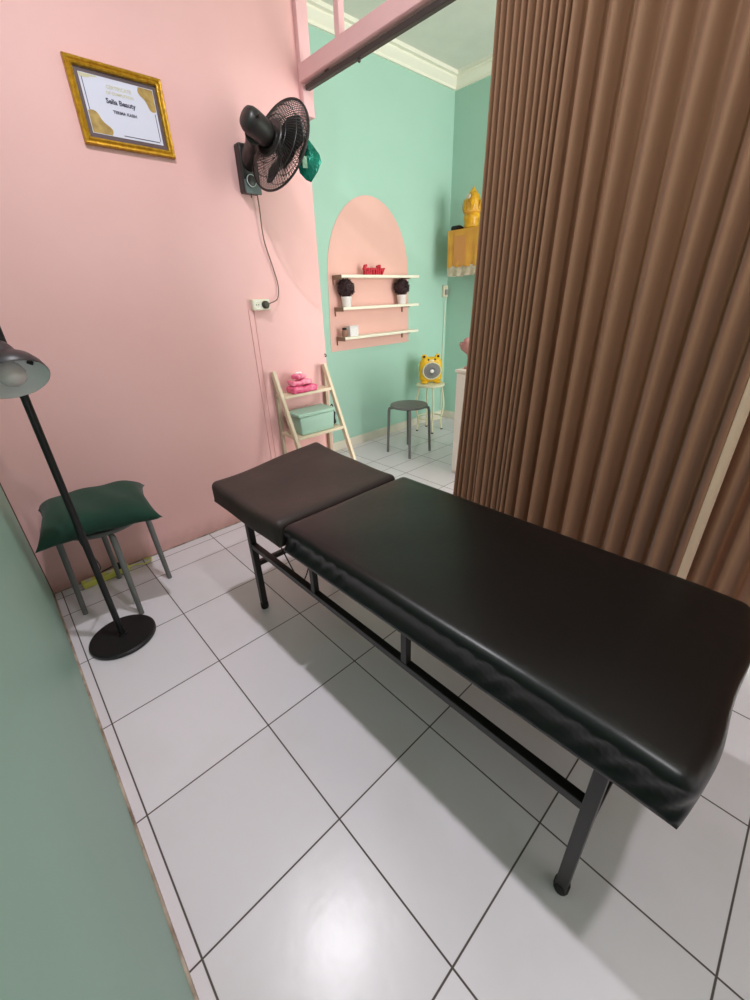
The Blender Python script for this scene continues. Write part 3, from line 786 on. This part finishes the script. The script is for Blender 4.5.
MB().lathe([(.022, 0), (.020, .008), (.0001, .012)], 14, mm, cap=False).build('medallion', M['whitecloth'], of)
wobble_box(3.80, 2.235, 1.8705, .055, .045, .035, .014, 6, M['blackcloth'], 'incense_tray', 'low black tray at the left of the altar shelf', 'tray')

# ------------------------------------------------------------------ cream stool and yellow fan on it
cs = thing('stool', 'cream round stool with curved legs carrying the yellow fan', 'stool', (3.47, 2.245, 0))
MB().lathe([(.0001, .478), (.135, .478), (.147, .484), (.150, .494), (.146, .505), (.13, .509), (.0001, .509)], 36, cap=False).build('seat', M['creammetal'], cs)
for k in range(4):
    a = pi / 4 + k * pi / 2 + .15
    P = smoothpath([(.10, .474), (.125, .46), (.135, .42), (.148, .30), (.145, .22), (.125, .14), (.122, .08), (.14, .008)], 5)if False else None
    pts = smoothpath([Vector((r_ * cos(a), r_ * sin(a), z)) for r_, z in ((.09, .470), (.118, .466), (.128, .43), (.146, .32), (.148, .24), (.128, .15), (.124, .09), (.138, .005))], 5)
    lg = MB().tube(pts, .010, 10).build('leg', M['creammetal'], cs)
    MB().lathe([(.012, 0), (.013, .012), (.0001, .013)], 12, Matrix.Translation((.138 * cos(a), .138 * sin(a), 0))).build('foot_cap', M['rubber'], lg)
MB().tube([Vector((.126 * cos(2 * pi * k / 40), .126 * sin(2 * pi * k / 40), .15)) for k in range(40)], .007, 8, closed=True).build('foot_ring', M['creammetal'], cs)

yf = thing('desk_fan', 'yellow animal shaped box fan with grey round grille on the cream stool', 'fan', (3.46, 2.24, .5095), R(-36))
yf.scale = (1.12, 1, 1)
def egg(p):
    k = 1 - .25 * max(0, (p.z - .15) / .14) ** 2
    return (p.x * k * (1 + .1 * sin(pi * min(1, max(0, p.z / .26)))), p.y, p.z)
rounded_box(-.100, .100, -.045, .045, .012, .262, .044, egg, .012, 6).build('body', M['yellowtoy'], yf, smooth=70)
mF = Matrix.Translation((0, -.046, .128)) @ Matrix.Rotation(pi / 2, 4, 'X')
g_ = MB().lathe([(.088, -.012), (.088, .006), (.082, .012), (.076, .006), (.074, -.004)], 40, mF, cap=False).build('grille_rim', M['creammetal'], yf)
gm = MB().lathe([(.0001, .010), (.012, .010), (.075, .0)], 40, mF, cap=False)
gm.build('grille', M['grille'], yf)
gs = MB()
for k in range(28):
    a = 2 * pi * k / 28
    gs.tube([mF @ Vector((.014 * cos(a), .014 * sin(a), .013)), mF @ Vector((.076 * cos(a + .3), .076 * sin(a + .3), .006))], .0012, 4, caps=False)
gs.build('grille_wires', M['stoolgrey'], yf)
MB().lathe([(.018, .010), (.018, .018), (.012, .021), (.0001, .022)], 20, mF, cap=False).build('hub', M['whiteglossy'], yf)
for sx in (-1, 1):
    e = MB().sphere((sx * .062, 0, .262), .026, 16, 10, (1, .6, 1)).build('ear', M['yellowtoy'], yf)
    MB().sphere((sx * .064, -.012, .264), .013, 12, 8, (1, .6, 1)).build('ear_inside', M['rubber'], e)
    MB().sphere((sx * .030, -.040, .238), .010, 12, 8, (1, .6, 1)).build('eye', M['plugdark'], yf)
    MB().sphere((sx * .060, -.022, .015), .034, 16, 10, (1.1, 1.1, .44)).build('foot', M['yellowtoy'], yf)
MB().sphere((0, -.044, .229), .014, 12, 8, (1.3, .5, .8)).build('snout', M['creammetal'], yf)

# ------------------------------------------------------------------ white cabinet by the curtain
cab = thing('cabinet', 'white cabinet half hidden behind the brown curtain', 'cabinet', (2.96, .90, 0))
MB().box(-.295, .33, -.55, .43, .0, .81).build('body', M['cabinet'], cab, smooth=0, bevel=.003)
MB().box(-.305, .34, -.56, .44, .811, .832).build('top', M['cabinet'], cab, smooth=0, bevel=.003)
for k in (-.06, -.55):
    d = MB().box(-.312, -.2955, k + .005, k + .475, .03, .80).build('door', M['cabinet'], cab, smooth=0, bevel=.003)
pb = thing('bowl', 'dusty pink footed bowl on the white cabinet', 'bowl', (2.745, 1.27, .8325))
MB().lathe([(.0001, 0), (.045, 0), (.047, .01), (.020, .02), (.018, .06), (.03, .10), (.075, .135), (.088, .165), (.088, .182), (.082, .182), (.075, .15), (.0001, .13)], 32, cap=False).build('body', M['dustypink'], pb)
for k, (dx, dy, r_) in enumerate(((-.03, .01, .036), (.03, .02, .032), (0, -.03, .03))):
    MB().sphere((dx, dy, .185), r_, 14, 10).build('contents', M['dustypink'], pb)

# ------------------------------------------------------------------ lights
def area(name, loc_, target, size, energy, col=(1, 1, 1), size_y=None, shape=None):
    l = bpy.data.lights.new(name, 'AREA'); l.energy = energy; l.color = col; l.size = size
    if size_y: l.shape = 'RECTANGLE'; l.size_y = size_y
    if shape: l.shape = shape
    o = bpy.data.objects.new(name, l); COL.objects.link(o); o.location = loc_
    o.rotation_euler = (Vector(target) - Vector(loc_)).to_track_quat('-Z', 'Y').to_euler()
    return o
area('ceiling_lamp_light', (.63, .62, 3.0), (.63, .62, 0), .09, 27, (.965, .95, 1.0), shape='DISK')
area('doorway_daylight', (1.0, -2.3, 1.3), (1.0, 0, .9), 1.4, 8, (1.0, .98, .95), 2.2)
area('shopfront_daylight', (2.9, -2.3, 1.35), (2.7, 1.5, 1.1), 2.0, 138, (1.0, .98, .93), 2.2)
area('second_ceiling_lamp_light', (.66, -.85, 3.0), (.66, -.85, 0), .10, 18, (.975, .95, .985), shape='DISK')
w_ = bpy.data.worlds.new('sky'); S.world = w_; w_.use_nodes = True
w_.node_tree.nodes['Background'].inputs[0].default_value = (.95, .98, 1, 1)
w_.node_tree.nodes['Background'].inputs[1].default_value = .2

# ------------------------------------------------------------------ camera
f, cx, cy, cz, ya, pi_, ro = 407.005763, .0710144282, -.563164916, 1.33601357, .737536826, -.462892176, -.0364541465
fw = Vector((sin(ya) * cos(pi_), cos(ya) * cos(pi_), sin(pi_))); rt = Vector((cos(ya), -sin(ya), 0)); up = rt.cross(fw)
r2 = rt * cos(ro) + up * sin(ro); u2 = -rt * sin(ro) + up * cos(ro)
cd = bpy.data.cameras.new('camera'); cam = bpy.data.objects.new('camera', cd); COL.objects.link(cam)
cd.sensor_fit = 'AUTO'; cd.sensor_width = 36; cd.lens = f * 36 / 1000; cd.clip_start = .01
m = Matrix((r2, u2, -fw)).transposed().to_4x4(); m.translation = (cx, cy, cz); cam.matrix_world = m
S.camera = cam
S.view_settings.view_transform = 'Standard'
S.view_settings.look = 'None'
S.view_settings.exposure = 0
